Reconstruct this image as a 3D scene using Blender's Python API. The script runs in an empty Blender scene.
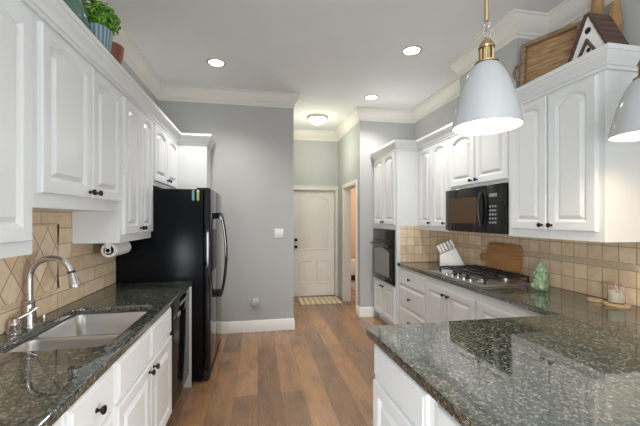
import bpy, bmesh, math, random
from mathutils import Vector, Matrix
random.seed(4)
PI = math.pi
SC = bpy.context.scene
COL = SC.collection

# ------------------------------------------------------------------ camera
cam_d = bpy.data.cameras.new('camera')
cam = bpy.data.objects.new('camera', cam_d)
COL.objects.link(cam)
cam.location = (0, 0, 1.463)
cam.rotation_euler = (PI / 2, 0, -math.atan(62 / 332))
cam_d.sensor_width = 36
cam_d.lens = 332 / 640 * 36
cam_d.shift_y = 5.5 / 640
cam_d.clip_start = 0.02
SC.camera = cam

# ------------------------------------------------------------------ world and light
W = bpy.data.worlds.new('daylight')
SC.world = W
W.use_nodes = True
W.node_tree.nodes['Background'].inputs[0].default_value = (0.90, 0.95, 1.0, 1)
W.node_tree.nodes['Background'].inputs[1].default_value = 0.35


def lamp(name, kind, loc, energy, color, rot=(0, 0, 0), **kw):
    d = bpy.data.lights.new(name, kind)
    d.energy = energy
    d.color = color
    for k, v in kw.items():
        setattr(d, k, v)
    o = bpy.data.objects.new(name, d)
    o.location = loc
    o.rotation_euler = rot
    COL.objects.link(o)
    return o


# added fill behind the camera, stands in for window daylight, low for the base cabinets
lamp('low_daylight_fill', 'AREA', (0.5, -1.9, 0.75), 4, (0.93, 0.97, 1.0), (PI / 2, 0, 0),
     shape='RECTANGLE', size=3.2, size_y=1.2)
# added unseen uplight behind the camera, brightens the ceiling for soft bounce
lamp('ceiling_bounce_fill', 'AREA', (0.4, -0.7, 2.10), 36, (0.88, 0.95, 1.0), (PI, 0, 0), shape='RECTANGLE', size=2.4, size_y=1.2)
lamp('low_uplight_fill', 'AREA', (0.05, -0.6, 1.15), 22, (0.88, 0.95, 1.0), (PI, 0, 0), shape='DISK', size=0.9)  # second added uplight, lifts the ceiling; no fixture stands here
for _p, _q, _e in (((2.1, -1.1, 1.0), (-0.6, 1.7, 0.0), 17), ((-1.0, -1.6, 1.0), (1.9, 3.2, 0.25), 17)):   # added fill lamps behind the camera, aimed low at the base cabinets
    _r = (Vector(_q) - Vector(_p)).to_track_quat('-Z', 'Y').to_euler()
    lamp('side_fill', 'AREA', _p, _e, (0.94, 0.97, 1.0), _r, shape='RECTANGLE', size=1.0, size_y=1.0, spread=math.radians(80))
WARM = (1.0, 0.78, 0.50)
SC.view_settings.view_transform = 'Standard'
SC.view_settings.look = 'None'
SC.view_settings.gamma = 1
SC.view_settings.use_curve_mapping = False
SC.view_settings.exposure = 0.52


# ------------------------------------------------------------------ materials
def mat(name, col, rough=0.5, metal=0.0, emit=None, estr=0.0, **kw):
    m = bpy.data.materials.new(name)
    m.use_nodes = True
    b = m.node_tree.nodes['Principled BSDF']
    b.inputs['Base Color'].default_value = (*col, 1)
    b.inputs['Roughness'].default_value = rough
    b.inputs['Metallic'].default_value = metal
    if emit:
        b.inputs['Emission Color'].default_value = (*emit, 1)
        b.inputs['Emission Strength'].default_value = estr
    for k, v in kw.items():
        b.inputs[k].default_value = v
    return m


class NT:
    def __init__(s, m):
        s.t = m.node_tree
        s.b = s.t.nodes['Principled BSDF']

    def n(s, kind, **kw):
        nd = s.t.nodes.new(kind)
        for k, v in kw.items():
            if k in nd.inputs.keys():
                nd.inputs[k].default_value = v
            else:
                setattr(nd, k, v)
        return nd

    def l(s, a, b):
        s.t.links.new(a, b)

    def ramp(s, fac, stops, interp='LINEAR'):
        r = s.n('ShaderNodeValToRGB')
        r.color_ramp.interpolation = interp
        e = r.color_ramp.elements
        while len(e) < len(stops):
            e.new(0.5)
        for i, (p, c) in enumerate(stops):
            e[i].position = p
            e[i].color = (*c, 1)
        s.l(fac, r.inputs[0])
        return r.outputs[0]

    def mix(s, fac, a, b, mode='MIX'):
        m = s.n('ShaderNodeMix', data_type='RGBA', blend_type=mode)
        if isinstance(fac, float):
            m.inputs[0].default_value = fac
        else:
            s.l(fac, m.inputs[0])
        for sock, v in ((m.inputs[6], a), (m.inputs[7], b)):
            if isinstance(v, tuple):
                sock.default_value = (*v, 1)
            else:
                s.l(v, sock)
        return m.outputs[2]

    def coord(s, order):
        """world-unrotated object coordinates re-ordered, e.g. 'yz0'"""
        tc = s.n('ShaderNodeTexCoord')
        sp = s.n('ShaderNodeSeparateXYZ')
        s.l(tc.outputs['Object'], sp.inputs[0])
        cb = s.n('ShaderNodeCombineXYZ')
        for i, ch in enumerate(order):
            if ch in 'xyz':
                s.l(sp.outputs['xyz'.index(ch)], cb.inputs[i])
        return cb.outputs[0]

    def mapped(s, vec, loc=(0, 0, 0), scale=(1, 1, 1), rot=(0, 0, 0)):
        m = s.n('ShaderNodeMapping')
        s.l(vec, m.inputs[0])
        m.inputs['Location'].default_value = loc
        m.inputs['Rotation'].default_value = rot
        m.inputs['Scale'].default_value = scale
        return m.outputs[0]

    def noise(s, vec, scale, detail=3, rough=0.55):
        n = s.n('ShaderNodeTexNoise')
        if vec is not None:
            s.l(vec, n.inputs['Vector'])
        n.inputs['Scale'].default_value = scale
        n.inputs['Detail'].default_value = detail
        n.inputs['Roughness'].default_value = rough
        return n

    def bump(s, h, strength=0.3, dist=0.002):
        b = s.n('ShaderNodeBump')
        b.inputs['Strength'].default_value = strength
        b.inputs['Distance'].default_value = dist
        s.l(h, b.inputs['Height'])
        s.l(b.outputs[0], s.b.inputs['Normal'])


def paint(name, col, rough, var=0.03, scale=3.0):
    m = mat(name, col, rough)
    t = NT(m)
    v = t.coord('xyz')
    n = t.noise(v, scale, 2)
    lo = tuple(c * (1 - var) for c in col)
    hi = tuple(min(1, c * (1 + var)) for c in col)
    t.l(t.ramp(n.outputs[0], [(0.3, lo), (0.7, hi)]), t.b.inputs['Base Color'])
    return m


M = {}
M['cab'] = paint('white_cabinet_paint', (0.76, 0.775, 0.78), 0.32, 0.01)
M['wall'] = paint('grey_wall_paint', (0.475, 0.48, 0.47), 0.7, 0.015)
M['ceil'] = paint('ceiling_paint', (0.77, 0.78, 0.775), 0.8, 0.015)
M['trim'] = paint('trim_paint', (0.78, 0.75, 0.69), 0.4, 0.01)
M['base'] = paint('baseboard_paint', (0.85, 0.84, 0.81), 0.4, 0.01)
M['door'] = paint('door_paint', (0.84, 0.80, 0.745), 0.4, 0.01)
M['peach'] = paint('peach_wall_paint', (0.72, 0.56, 0.42), 0.7, 0.02)
M['black'] = mat('black_appliance', (0.005, 0.005, 0.006), 0.06, IOR=1.5)
M['fridge_side'] = mat('black_textured_steel', (0.004, 0.005, 0.007), 0.20, IOR=1.22)
M['dw_black'] = mat('black_dishwasher_enamel', (0.006, 0.006, 0.007), 0.12, IOR=1.25)
M['black_glass'] = mat('black_glass', (0.006, 0.006, 0.007), 0.05)
M['reflection_tint_glass'] = mat('black_glass_brown_reflection', (0.075, 0.040, 0.020), 0.05)  # brown base colour stands in for warm reflections in the microwave glass
M['black_sat'] = mat('black_satin', (0.015, 0.015, 0.016), 0.4)
M['iron'] = mat('cast_iron', (0.02, 0.02, 0.022), 0.38)
M['bronze'] = mat('oil_rubbed_bronze', (0.035, 0.027, 0.022), 0.35, 0.7)
M['brass'] = mat('antique_brass', (0.48, 0.36, 0.19), 0.28, 1.0)
M['nickel'] = mat('brushed_nickel', (0.55, 0.52, 0.50), 0.26, 1.0)
M['steel'] = mat('stainless_steel', (0.62, 0.61, 0.60), 0.30, 0.9)
M['enamel'] = mat('white_enamel', (0.45, 0.455, 0.465), 0.10)
M['white_plastic'] = mat('white_plastic', (0.80, 0.79, 0.76), 0.35)
M['wax'] = mat('cream_wax', (0.85, 0.77, 0.64), 0.5)
M['glass'] = mat('clear_glass', (1, 1, 1), 0.02, **{'Transmission Weight': 1.0, 'IOR': 1.45})
M['bulb'] = mat('glowing_bulb', (1, 0.9, 0.75), 0.4, emit=(1.0, 0.86, 0.64), estr=8)
M['lens'] = mat('downlight_lens', (1, 1, 1), 0.4, emit=(1.0, 0.95, 0.86), estr=9)
M['frost'] = mat('frosted_glass_glow', (1, 1, 1), 0.4, emit=(1.0, 0.93, 0.78), estr=4)
M['teal'] = mat('teal_plastic', (0.16, 0.47, 0.50), 0.4)
M['lime'] = mat('lime_plastic', (0.46, 0.62, 0.16), 0.4)
M['orange'] = mat('orange_plastic', (0.65, 0.30, 0.12), 0.4)
M['green_glass'] = mat('green_glazed_glass', (0.11, 0.24, 0.20), 0.08, **{'Transmission Weight': 0.25})
M['terracotta'] = mat('terracotta_glaze', (0.22, 0.07, 0.035), 0.3)
M['rug_grey'] = mat('grey_blue_wool', (0.35, 0.37, 0.40), 0.9)
M['hole'] = mat('dark_opening', (0.01, 0.01, 0.01), 0.9)
M['clock'] = mat('appliance_grey_print', (0.25, 0.26, 0.28), 0.4)


def mk_floor():
    m = mat('walnut_plank_floor', (0.2, 0.1, 0.05), 0.33, IOR=1.7)
    t = NT(m)
    v = t.coord('yx0')
    br = t.n('ShaderNodeTexBrick')
    t.l(t.mapped(v, (0.2, 0.0, 0)), br.inputs['Vector'])
    br.inputs['Color1'].default_value = (0, 0, 0, 1)
    br.inputs['Color2'].default_value = (1, 1, 1, 1)
    br.inputs['Mortar'].default_value = (0.5, 0.5, 0.5, 1)
    for k, val in (('Scale', 1.0), ('Brick Width', 1.5), ('Row Height', 0.19), ('Mortar Size', 0.0012), ('Mortar Smooth', 0.1), ('Bias', 0.0)):
        br.inputs[k].default_value = val
    br.offset = 0.37
    tone = t.ramp(br.outputs['Color'], [(0.0, (0.165, 0.096, 0.056)), (0.3, (0.305, 0.168, 0.088)), (0.55, (0.205, 0.125, 0.078)),
                                        (0.8, (0.37, 0.205, 0.103)), (1.0, (0.27, 0.148, 0.074))])
    g = t.noise(t.mapped(v, scale=(1.6, 26, 1)), 2.2, 6, 0.65)
    grain = t.ramp(g.outputs[0], [(0.25, (0.80, 0.79, 0.77)), (0.55, (1, 1, 1)), (0.8, (1.10, 1.09, 1.07))])
    c1 = t.mix(1.0, tone, grain, 'MULTIPLY')
    k = t.noise(t.mapped(v, scale=(2.2, 5, 1)), 1.6, 4, 0.6)
    c2 = t.mix(1.0, c1, t.ramp(k.outputs[0], [(0.30, (0.66, 0.69, 0.72)), (0.5, (1.03, 1.03, 1.06)), (0.75, (1.18, 1.10, 1.02))]), 'MULTIPLY')
    c3 = t.mix(br.outputs['Fac'], c2, (0.045, 0.025, 0.015))
    t.l(c3, t.b.inputs['Base Color'])
    t.l(t.ramp(g.outputs[0], [(0.2, (0.34,) * 3), (0.8, (0.22,) * 3)]), t.b.inputs['Roughness'])
    t.bump(g.outputs[0], 0.05, 0.002)
    return m


def mk_granite():
    m = mat('speckled_green_granite', (0.03, 0.04, 0.035), 0.04, IOR=2.5)
    t = NT(m)
    v = t.coord('xyz')
    wob = t.noise(v, 45, 2)
    vec = t.n('ShaderNodeVectorMath', operation='MULTIPLY_ADD')
    t.l(wob.outputs['Color'], vec.inputs[0])
    vec.inputs[1].default_value = (0.002, 0.002, 0.002)
    t.l(v, vec.inputs[2])
    vo = t.n('ShaderNodeTexVoronoi')
    t.l(vec.outputs[0], vo.inputs['Vector'])
    vo.inputs['Scale'].default_value = 165
    sp = t.n('ShaderNodeSeparateColor')
    t.l(vo.outputs['Color'], sp.inputs[0])
    big = t.noise(v, 9, 4, 0.6)
    add = t.n('ShaderNodeMath', operation='MULTIPLY_ADD')
    t.l(big.outputs[0], add.inputs[0])
    add.inputs[1].default_value = 0.12
    t.l(sp.outputs[0], add.inputs[2])
    c = t.ramp(add.outputs[0], [(0.22, (0.006, 0.010, 0.008)), (0.52, (0.026, 0.040, 0.033)), (0.78, (0.080, 0.096, 0.078)),
                                (1.0, (0.17, 0.17, 0.135))])
    v2 = t.n('ShaderNodeTexVoronoi')
    t.l(vec.outputs[0], v2.inputs['Vector'])
    v2.inputs['Scale'].default_value = 115
    s2 = t.n('ShaderNodeSeparateColor')
    t.l(v2.outputs['Color'], s2.inputs[0])
    f = t.ramp(s2.outputs[1], [(0.90, (0, 0, 0)), (0.95, (1, 1, 1))])
    c2 = t.mix(f, c, (0.24, 0.215, 0.17))
    t.l(c2, t.b.inputs['Base Color'])
    return m


def tile_mat(name, order, loc, w, h, rot=0.0, scale=(1, 1, 1), tint=(1, 1, 1), mortar=0.003, offset=0.0):
    m = mat(name, (0.6, 0.5, 0.4), 0.45)
    t = NT(m)
    v = t.coord(order)
    mv = t.mapped(v, loc, scale, (0, 0, rot))
    br = t.n('ShaderNodeTexBrick')
    t.l(mv, br.inputs['Vector'])
    br.inputs['Color1'].default_value = (0, 0, 0, 1)
    br.inputs['Color2'].default_value = (1, 1, 1, 1)
    br.offset = offset
    for k, val in (('Scale', 1.0), ('Brick Width', w), ('Row Height', h), ('Mortar Size', mortar), ('Mortar Smooth', 0.2), ('Bias', 0.0)):
        br.inputs[k].default_value = val
    T = lambda c: tuple(a * b for a, b in zip(c, tint))
    tone = t.ramp(br.outputs['Color'], [(0, T((0.70, 0.53, 0.36))), (0.5, T((0.79, 0.62, 0.43))), (1, T((0.85, 0.70, 0.52)))])
    n = t.noise(v, 14, 5, 0.65)
    c1 = t.mix(1.0, tone, t.ramp(n.outputs[0], [(0.25, (0.80, 0.76, 0.70)), (0.6, (1, 1, 1)), (0.8, (1.06, 1.05, 1.02))]), 'MULTIPLY')
    c2 = t.mix(br.outputs['Fac'], c1, T((0.36, 0.26, 0.18)))
    t.l(c2, t.b.inputs['Base Color'])
    inv = t.n('ShaderNodeMath', operation='SUBTRACT')
    inv.inputs[0].default_value = 1.0
    t.l(br.outputs['Fac'], inv.inputs[1])
    t.bump(inv.outputs[0], 0.5, 0.003)
    return m


def wood_mat(name, c_lo, c_hi, order='xyz', stretch=(2, 20, 20), rough=0.45, scale=2.0):
    m = mat(name, c_hi, rough)
    t = NT(m)
    v = t.coord(order)
    n = t.noise(t.mapped(v, scale=stretch), scale, 5, 0.6)
    t.l(t.ramp(n.outputs[0], [(0.28, c_lo), (0.68, c_hi)]), t.b.inputs['Base Color'])
    t.bump(n.outputs[0], 0.15, 0.002)
    return m


M['floor'] = mk_floor()
M['granite'] = mk_granite()
M['tile'] = tile_mat('travertine_tile', 'yz0', (0.0, -0.914, 0), 0.105, 0.108)
M['tile_up'] = tile_mat('travertine_tile_upper', 'yz0', (0.0, -1.174, 0), 0.105, 0.104)
M['tile_x'] = tile_mat('travertine_tile_side', 'xz0', (0.06, -0.914, 0), 0.105, 0.104)
M['tile_left'] = tile_mat('travertine_subway_tile', 'yz0', (0.06, -0.914, 0), 0.31, 0.098, offset=0.5)
M['tile_dia'] = tile_mat('travertine_diamond_tile', 'yz0', (0.0, 0.0, 0), 0.102, 0.102, rot=PI / 4, scale=(1.0, 0.72, 1))
M['rope'] = wood_mat('carved_travertine_trim', (0.48, 0.37, 0.25), (0.68, 0.55, 0.40), stretch=(90, 90, 90), rough=0.6)
M['tray'] = wood_mat('weathered_plank_wood', (0.20, 0.10, 0.042), (0.56, 0.36, 0.18), stretch=(12, 4, 30), rough=0.55)
M['tray_frame'] = wood_mat('weathered_frame_wood', (0.10, 0.055, 0.028), (0.44, 0.30, 0.165), stretch=(12, 4, 25), rough=0.6)
M['board'] = wood_mat('acacia_board_wood', (0.29, 0.12, 0.038), (0.50, 0.25, 0.085), stretch=(20, 2.5, 26), rough=0.35, scale=1.6)
M['board_edge'] = wood_mat('dark_board_edge', (0.12, 0.045, 0.016), (0.2, 0.08, 0.03), stretch=(8, 8, 8))
M['roof_wood'] = wood_mat('brown_roof_wood', (0.055, 0.028, 0.020), (0.13, 0.075, 0.055), stretch=(3, 20, 20), rough=0.6)
M['pale_wood'] = wood_mat('pale_slice_wood', (0.42, 0.29, 0.15), (0.62, 0.46, 0.27), stretch=(30, 30, 30))
M['carved'] = wood_mat('honey_carved_wood', (0.25, 0.13, 0.05), (0.50, 0.31, 0.14), stretch=(8, 8, 5))
M['red_wood'] = wood_mat('reddish_dark_wood', (0.12, 0.03, 0.015), (0.22, 0.06, 0.03))


def mk_ceramic():
    m = mat('celadon_glaze', (0.36, 0.52, 0.36), 0.15)
    t = NT(m)
    n = t.noise(t.coord('xyz'), 40, 3)
    t.l(t.ramp(n.outputs[0], [(0.3, (0.13, 0.26, 0.13)), (0.65, (0.38, 0.52, 0.35))]), t.b.inputs['Base Color'])
    return m


def mk_pot():
    m = mat('blue_grey_striped_glaze', (0.3, 0.4, 0.45), 0.25)
    t = NT(m)
    tc = t.n('ShaderNodeTexCoord')
    g = t.n('ShaderNodeTexGradient', gradient_type='RADIAL')
    t.l(tc.outputs['Object'], g.inputs[0])
    mu = t.n('ShaderNodeMath', operation='MULTIPLY')
    t.l(g.outputs['Fac'], mu.inputs[0])
    mu.inputs[1].default_value = 22
    fr = t.n('ShaderNodeMath', operation='FRACT')
    t.l(mu.outputs[0], fr.inputs[0])
    t.l(t.ramp(fr.outputs[0], [(0.0, (0.10, 0.17, 0.20)), (0.45, (0.14, 0.22, 0.25)), (0.55, (0.30, 0.40, 0.46)), (0.95, (0.28, 0.38, 0.44)), (1, (0.1, 0.17, 0.2))]),
        t.b.inputs['Base Color'])
    return m


def mk_leaf():
    m = mat('bright_green_leaf', (0.12, 0.3, 0.03), 0.45)
    t = NT(m)
    n = t.noise(t.coord('xyz'), 35, 2)
    t.l(t.ramp(n.outputs[0], [(0.3, (0.05, 0.16, 0.012)), (0.6, (0.16, 0.38, 0.03)), (0.8, (0.30, 0.52, 0.06))]), t.b.inputs['Base Color'])
    return m


def mk_mat_stripes():
    m = mat('striped_cotton', (0.6, 0.5, 0.3), 0.9)
    t = NT(m)
    v = t.coord('x00')
    w = t.n('ShaderNodeTexWave', wave_type='BANDS', bands_direction='X')
    t.l(v, w.inputs[0])
    w.inputs['Scale'].default_value = 3.4
    w.inputs['Distortion'].default_value = 0.2
    t.l(t.ramp(w.outputs['Color'], [(0.35, (0.50, 0.38, 0.21)), (0.6, (0.72, 0.63, 0.44))]), t.b.inputs['Base Color'])
    return m


def mk_mesh_glass():
    m = mat('oven_window_glass', (0.02, 0.02, 0.02), 0.05)
    return m


M['celadon'] = mk_ceramic()
M['pot'] = mk_pot()
M['leaf'] = mk_leaf()
M['stripe'] = mk_mat_stripes()


# ------------------------------------------------------------------ mesh builder
class MB:
    def __init__(s):
        s.bm = bmesh.new()
        s.x = Matrix.Identity(4)

    def v(s, p):
        return s.bm.verts.new(s.x @ Vector(p))

    def face(s, vs):
        try:
            return s.bm.faces.new(vs)
        except ValueError:
            return None

    def box(s, lo, hi):
        x0, y0, z0 = lo
        x1, y1, z1 = hi
        p = [s.v(q) for q in ((x0, y0, z0), (x1, y0, z0), (x1, y1, z0), (x0, y1, z0), (x0, y0, z1), (x1, y0, z1), (x1, y1, z1), (x0, y1, z1))]
        for f in ((0, 3, 2, 1), (4, 5, 6, 7), (0, 1, 5, 4), (1, 2, 6, 5), (2, 3, 7, 6), (3, 0, 4, 7)):
            s.face([p[i] for i in f])
        return s

    def ring_strip(s, a, b):
        n = len(a)
        for i in range(n):
            s.face([a[i], a[(i + 1) % n], b[(i + 1) % n], b[i]])

    def lathe(s, prof, n=28, c=(0, 0, 0), axis='z', cap0=True, cap1=True):
        rings = []
        for r, h in prof:
            ring = []
            for i in range(n):
                a = 2 * PI * i / n
                ca, sa = r * math.cos(a), r * math.sin(a)
                p = {'z': (ca, sa, h), 'x': (h, ca, sa), 'y': (sa, h, ca)}[axis]
                ring.append(s.v((p[0] + c[0], p[1] + c[1], p[2] + c[2])))
            rings.append(ring)
        for a, b in zip(rings, rings[1:]):
            s.ring_strip(a, b)
        if cap0:
            s.face(list(reversed(rings[0])))
        if cap1:
            s.face(rings[-1])
        return s

    def tube(s, pts, r, n=10, closed=False, caps=True):
        pts = [Vector(p) for p in pts]
        rs = r if isinstance(r, (list, tuple)) else [r] * len(pts)
        rings = []
        N = len(pts)
        up = None
        for i, p in enumerate(pts):
            if closed:
                d = pts[(i + 1) % N] - pts[i - 1]
            else:
                d = pts[min(i + 1, N - 1)] - pts[max(i - 1, 0)]
            d.normalize()
            if up is None:
                up = Vector((0, 0, 1)) if abs(d.z) < 0.9 else Vector((1, 0, 0))
            a = d.cross(up)
            if a.length < 1e-5:
                a = d.orthogonal()
            a.normalize()
            b = a.cross(d).normalized()
            up = b
            rings.append([s.v(p + a * rs[i] * math.cos(2 * PI * k / n) + b * rs[i] * math.sin(2 * PI * k / n)) for k in range(n)])
        for a, b in zip(rings, rings[1:]):
            s.ring_strip(a, b)
        if closed:
            s.ring_strip(rings[-1], rings[0])
        elif caps:
            s.face(list(reversed(rings[0])))
            s.face(rings[-1])
        return s

    def sphere(s, c, r, n=14):
        r = r if isinstance(r, (tuple, list)) else (r, r, r)
        mtx = s.x @ Matrix.Translation(c) @ Matrix.Diagonal((*r, 1))
        bmesh.ops.create_uvsphere(s.bm, u_segments=n, v_segments=n // 2 + 2, radius=1, matrix=mtx)
        return s

    def plate(s, outer, holes, z0, z1):
        """flat plate in local XY with holes"""
        edges, vs = [], []
        for loop in [outer] + list(holes):
            lv = [s.v((p[0], p[1], z0)) for p in loop]
            vs += lv
            edges += [s.bm.edges.new((lv[i], lv[(i + 1) % len(lv)])) for i in range(len(lv))]
        r = bmesh.ops.triangle_fill(s.bm, use_beauty=True, use_dissolve=False, edges=edges)
        fs = [g for g in r['geom'] if isinstance(g, bmesh.types.BMFace)]
        e = bmesh.ops.extrude_face_region(s.bm, geom=fs)
        nv = [g for g in e['geom'] if isinstance(g, bmesh.types.BMVert)]
        d = (s.x.to_3x3() @ Vector((0, 0, z1 - z0)))
        bmesh.ops.translate(s.bm, verts=nv, vec=d)
        return s

    def prism(s, poly, y0, y1, axis='y'):
        """polygon extruded along an axis; poly in the other two axes"""
        def q(p, h):
            return {'y': (p[0], h, p[1]), 'x': (h, p[0], p[1]), 'z': (p[0], p[1], h)}[axis]
        a = [s.v(q(p, y0)) for p in poly]
        b = [s.v(q(p, y1)) for p in poly]
        s.ring_strip(a, b)
        s.face(list(reversed(a)))
        s.face(b)
        return s

    def sweep(s, prof, path, side=1, closed_ends=True):
        """mitred moulding: prof [(p, z)], path [(x, y)]; side=1 puts p on the right of travel"""
        N = len(path)
        rings = []
        for i in range(N):
            ns = []
            for a, b in ((i - 1, i), (i, i + 1)):
                if a < 0 or b >= N:
                    continue
                d = Vector((path[b][0] - path[a][0], path[b][1] - path[a][1])).normalized()
                ns.append(Vector((d.y, -d.x)) * side)
            if len(ns) == 1:
                m = ns[0]
            else:
                m = (ns[0] + ns[1])
                m = m / max(1e-6, m.dot(ns[0]))
            rings.append([s.v((path[i][0] + m.x * p, path[i][1] + m.y * p, z)) for p, z in prof])
        for a, b in zip(rings, rings[1:]):
            s.ring_strip(a, b)
        if closed_ends:
            s.face(list(reversed(rings[0])))
            s.face(rings[-1])
        return s

    def build(s, name, material, parent=None, bevel=0.0, smooth=True, seg=2, loc=None):
        bm = s.bm
        bmesh.ops.remove_doubles(bm, verts=bm.verts, dist=1e-6)
        bmesh.ops.recalc_face_normals(bm, faces=bm.faces)
        if bevel:
            es = [e for e in bm.edges if len(e.link_faces) == 2 and e.calc_face_angle(0) > 0.6]
            bmesh.ops.bevel(bm, geom=es, offset=bevel, segments=seg, affect='EDGES', profile=0.6, clamp_overlap=True)
        me = bpy.data.meshes.new(name)
        bm.to_mesh(me)
        bm.free()
        mats = material if isinstance(material, (list, tuple)) else [material]
        for m in mats:
            me.materials.append(m)
        if smooth:
            me.shade_smooth()
            me.set_sharp_from_angle(angle=math.radians(32))
        o = bpy.data.objects.new(name, me)
        COL.objects.link(o)
        if parent:
            o.parent = parent
        if loc:
            o.location = loc
        return o


def tag(o, label=None, cat=None, group=None, kind=None):
    if label:
        o['label'] = label
    if cat:
        o['category'] = cat
    if group:
        o['group'] = group
    if kind:
        o['kind'] = kind
    return o


def thing(name, label, cat, loc=(0, 0, 0), rz=0.0, group=None):
    o = bpy.data.objects.new(name, None)
    o.empty_display_size = 0.05
    COL.objects.link(o)
    o.location = loc
    o.rotation_euler = (0, 0, rz)
    return tag(o, label, cat, group)


def struct(name, mb, m, **kw):
    o = mb.build(name, m, **kw)
    o['kind'] = 'structure'
    return o


def dup(root, loc, label):
    r = root.copy()
    COL.objects.link(r)
    r.location = loc
    r['label'] = label
    for ch in list(root.children):
        c = ch.copy()
        COL.objects.link(c)
        c.parent = r
        for g in ch.children:
            d = g.copy()
            COL.objects.link(d)
            d.parent = c
    return r


# ------------------------------------------------------------------ the room
CE = 3.096
LW, RW = -1.21, 2.345
YB, YR, YH = 4.38, 4.74, 6.12
HL, HR = 0.462, 1.49
YS = -2.6
struct('floor', MB().box((LW - 0.3, YS - 0.1, -0.05), (4.2, 9.2, 0)), M['floor'], smooth=False)
struct('ceiling', MB().box((LW - 0.3, YS - 0.1, CE), (4.2, 9.2, CE + 0.08)), M['ceil'], smooth=False)
struct('wall_left', MB().box((LW - 0.12, YS, 0), (LW, YB + 0.12, CE)), M['wall'], smooth=False)
struct('wall_back', MB().box((LW, YB, 0), (HL, YB + 0.12, CE)), M['wall'], smooth=False)
struct('wall_hall_left', MB().box((HL - 0.12, YB + 0.12, 0), (HL, YH + 0.12, CE)), M['wall'], smooth=False)
DX0, DX1, DZ = 0.640, 1.436, 1.99
wb = MB()
wb.box((HL, YH, 0), (DX0, YH + 0.12, CE)).box((DX1, YH, 0), (HR + 0.12, YH + 0.12, CE)).box((DX0, YH, DZ), (DX1, YH + 0.12, CE))
struct('wall_hall_back', wb, M['wall'], smooth=False)
OY0, OY1, OZ = 4.92, 5.66, 1.99
wh = MB()
wh.box((HR, YR, 0), (HR + 0.12, OY0, CE)).box((HR, OY1, 0), (HR + 0.12, YH, CE)).box((HR, OY0, OZ), (HR + 0.12, OY1, CE))
struct('wall_hall_right', wh, M['wall'], smooth=False)
struct('wall_back_right', MB().box((HR + 0.12, YR, 0), (RW + 0.12, YR + 0.12, CE)), M['wall'], smooth=False)
struct('wall_right', MB().box((RW, YS, 0), (RW + 0.12, YR, CE)), M['wall'], smooth=False)
CX, CY0, CY1 = 2.045, 2.345, 3.10
struct('wall_chase', MB().box((CX, CY0, 2.47), (RW, CY1, CE)), M['wall'], smooth=False)
# the room seen through the hall doorway
bd = MB()
bd.box((HR + 0.125, 8.4, 0), (4.0, 8.52, CE)).box((3.9, YR + 0.13, 0), (4.0, 8.4, CE)).box((HR + 0.12, YH + 0.125, 0), (HR + 0.16, 8.4, CE))
struct('wall_bedroom', bd, M['peach'], smooth=False)
lamp('bedroom_light', 'POINT', (2.7, 6.8, 2.4), 42, (1.0, 0.76, 0.56), shadow_soft_size=0.2)

crown = [(0, CE), (0.105, CE), (0.105, CE - 0.018), (0.092, CE - 0.022), (0.090, CE - 0.040), (0.080, CE - 0.060), (0.060, CE - 0.090), (0.040, CE - 0.115),
         (0.026, CE - 0.128), (0.024, CE - 0.150), (0.012, CE - 0.155), (0.010, CE - 0.178), (0, CE - 0.178)]
crown = [(p * 0.8, z) for p, z in crown]
path = [(LW, YS), (LW, YB), (HL, YB), (HL, YH), (HR, YH), (HR, YR), (RW, YR), (RW, CY1), (CX, CY1), (CX, CY0), (RW, CY0), (RW, YS)]
struct('trim_1', MB().sweep(crown, path, 1), M['trim'])
bb = [(0, 0.0), (0.016, 0.0), (0.016, 0.105), (0.011, 0.118), (0.011, 0.128), (0.005, 0.142), (0, 0.145)]
struct('baseboard_back', MB().sweep(bb, [(-0.9, YB), (HL, YB), (HL, YH), (DX0 - 0.072, YH)], 1), M['base'])
struct('baseboard_right', MB().sweep(bb, [(HR, OY0 - 0.06), (HR, YR), (1.70, YR)], 1), M['base'])
struct('baseboard_bedroom', MB().sweep(bb, [(HR + 0.17, 8.4), (3.85, 8.4)], 1), M['base'])
# casings of the hall door and of the open doorway
cs = MB()
w = 0.065
cs.box((DX0 - w, YH - 0.02, 0), (DX0, YH, DZ)).box((DX1, YH - 0.02, 0), (HR - 0.001, YH, DZ)).box((DX0 - w, YH - 0.022, DZ), (HR - 0.001, YH, DZ + w))
cs.box((DX0 - w - 0.008, YH - 0.03, DZ + w), (HR - 0.001, YH, DZ + w + 0.018))
struct('trim_2', cs, M['trim'], bevel=0.004)
cs = MB()
cs.box((HR - 0.02, OY0 - 0.06, 0), (HR, OY0, OZ)).box((HR - 0.02, OY1, 0), (HR, OY1 + w, OZ)).box((HR - 0.022, OY0 - 0.06, OZ), (HR, OY1 + w, OZ + w))
cs.box((HR - 0.001, OY0 - 0.001, 0), (HR + 0.121, OY0 + 0.014, OZ)).box((HR - 0.001, OY1 - 0.014, 0), (HR + 0.121, OY1 + 0.001, OZ)).box((HR - 0.001, OY0, OZ - 0.014), (HR + 0.121, OY1, OZ + 0.001))
struct('trim_3', cs, M['trim'], bevel=0.003)


# ------------------------------------------------------------------ panels
def contour(xl, xr, zb, zt, rise=0.0, n=20):
    """counter-clockwise outline; the top is a cathedral arch when rise > 0"""
    pts = [(xl, zb), (xr, zb)]
    if rise <= 0:
        return pts + [(xr, zt), (xl, zt)]
    sh = zt - rise
    sx = (xr - xl) * 0.05
    pts.append((xr, sh))
    for i in range(n + 1):
        t = i / n
        x = (xr - sx) + (xl - xr + 2 * sx) * t
        z = sh + rise * (1 - (2 * t - 1) ** 2)
        pts.append((x, z))
    pts.append((xl, sh))
    return pts


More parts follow.
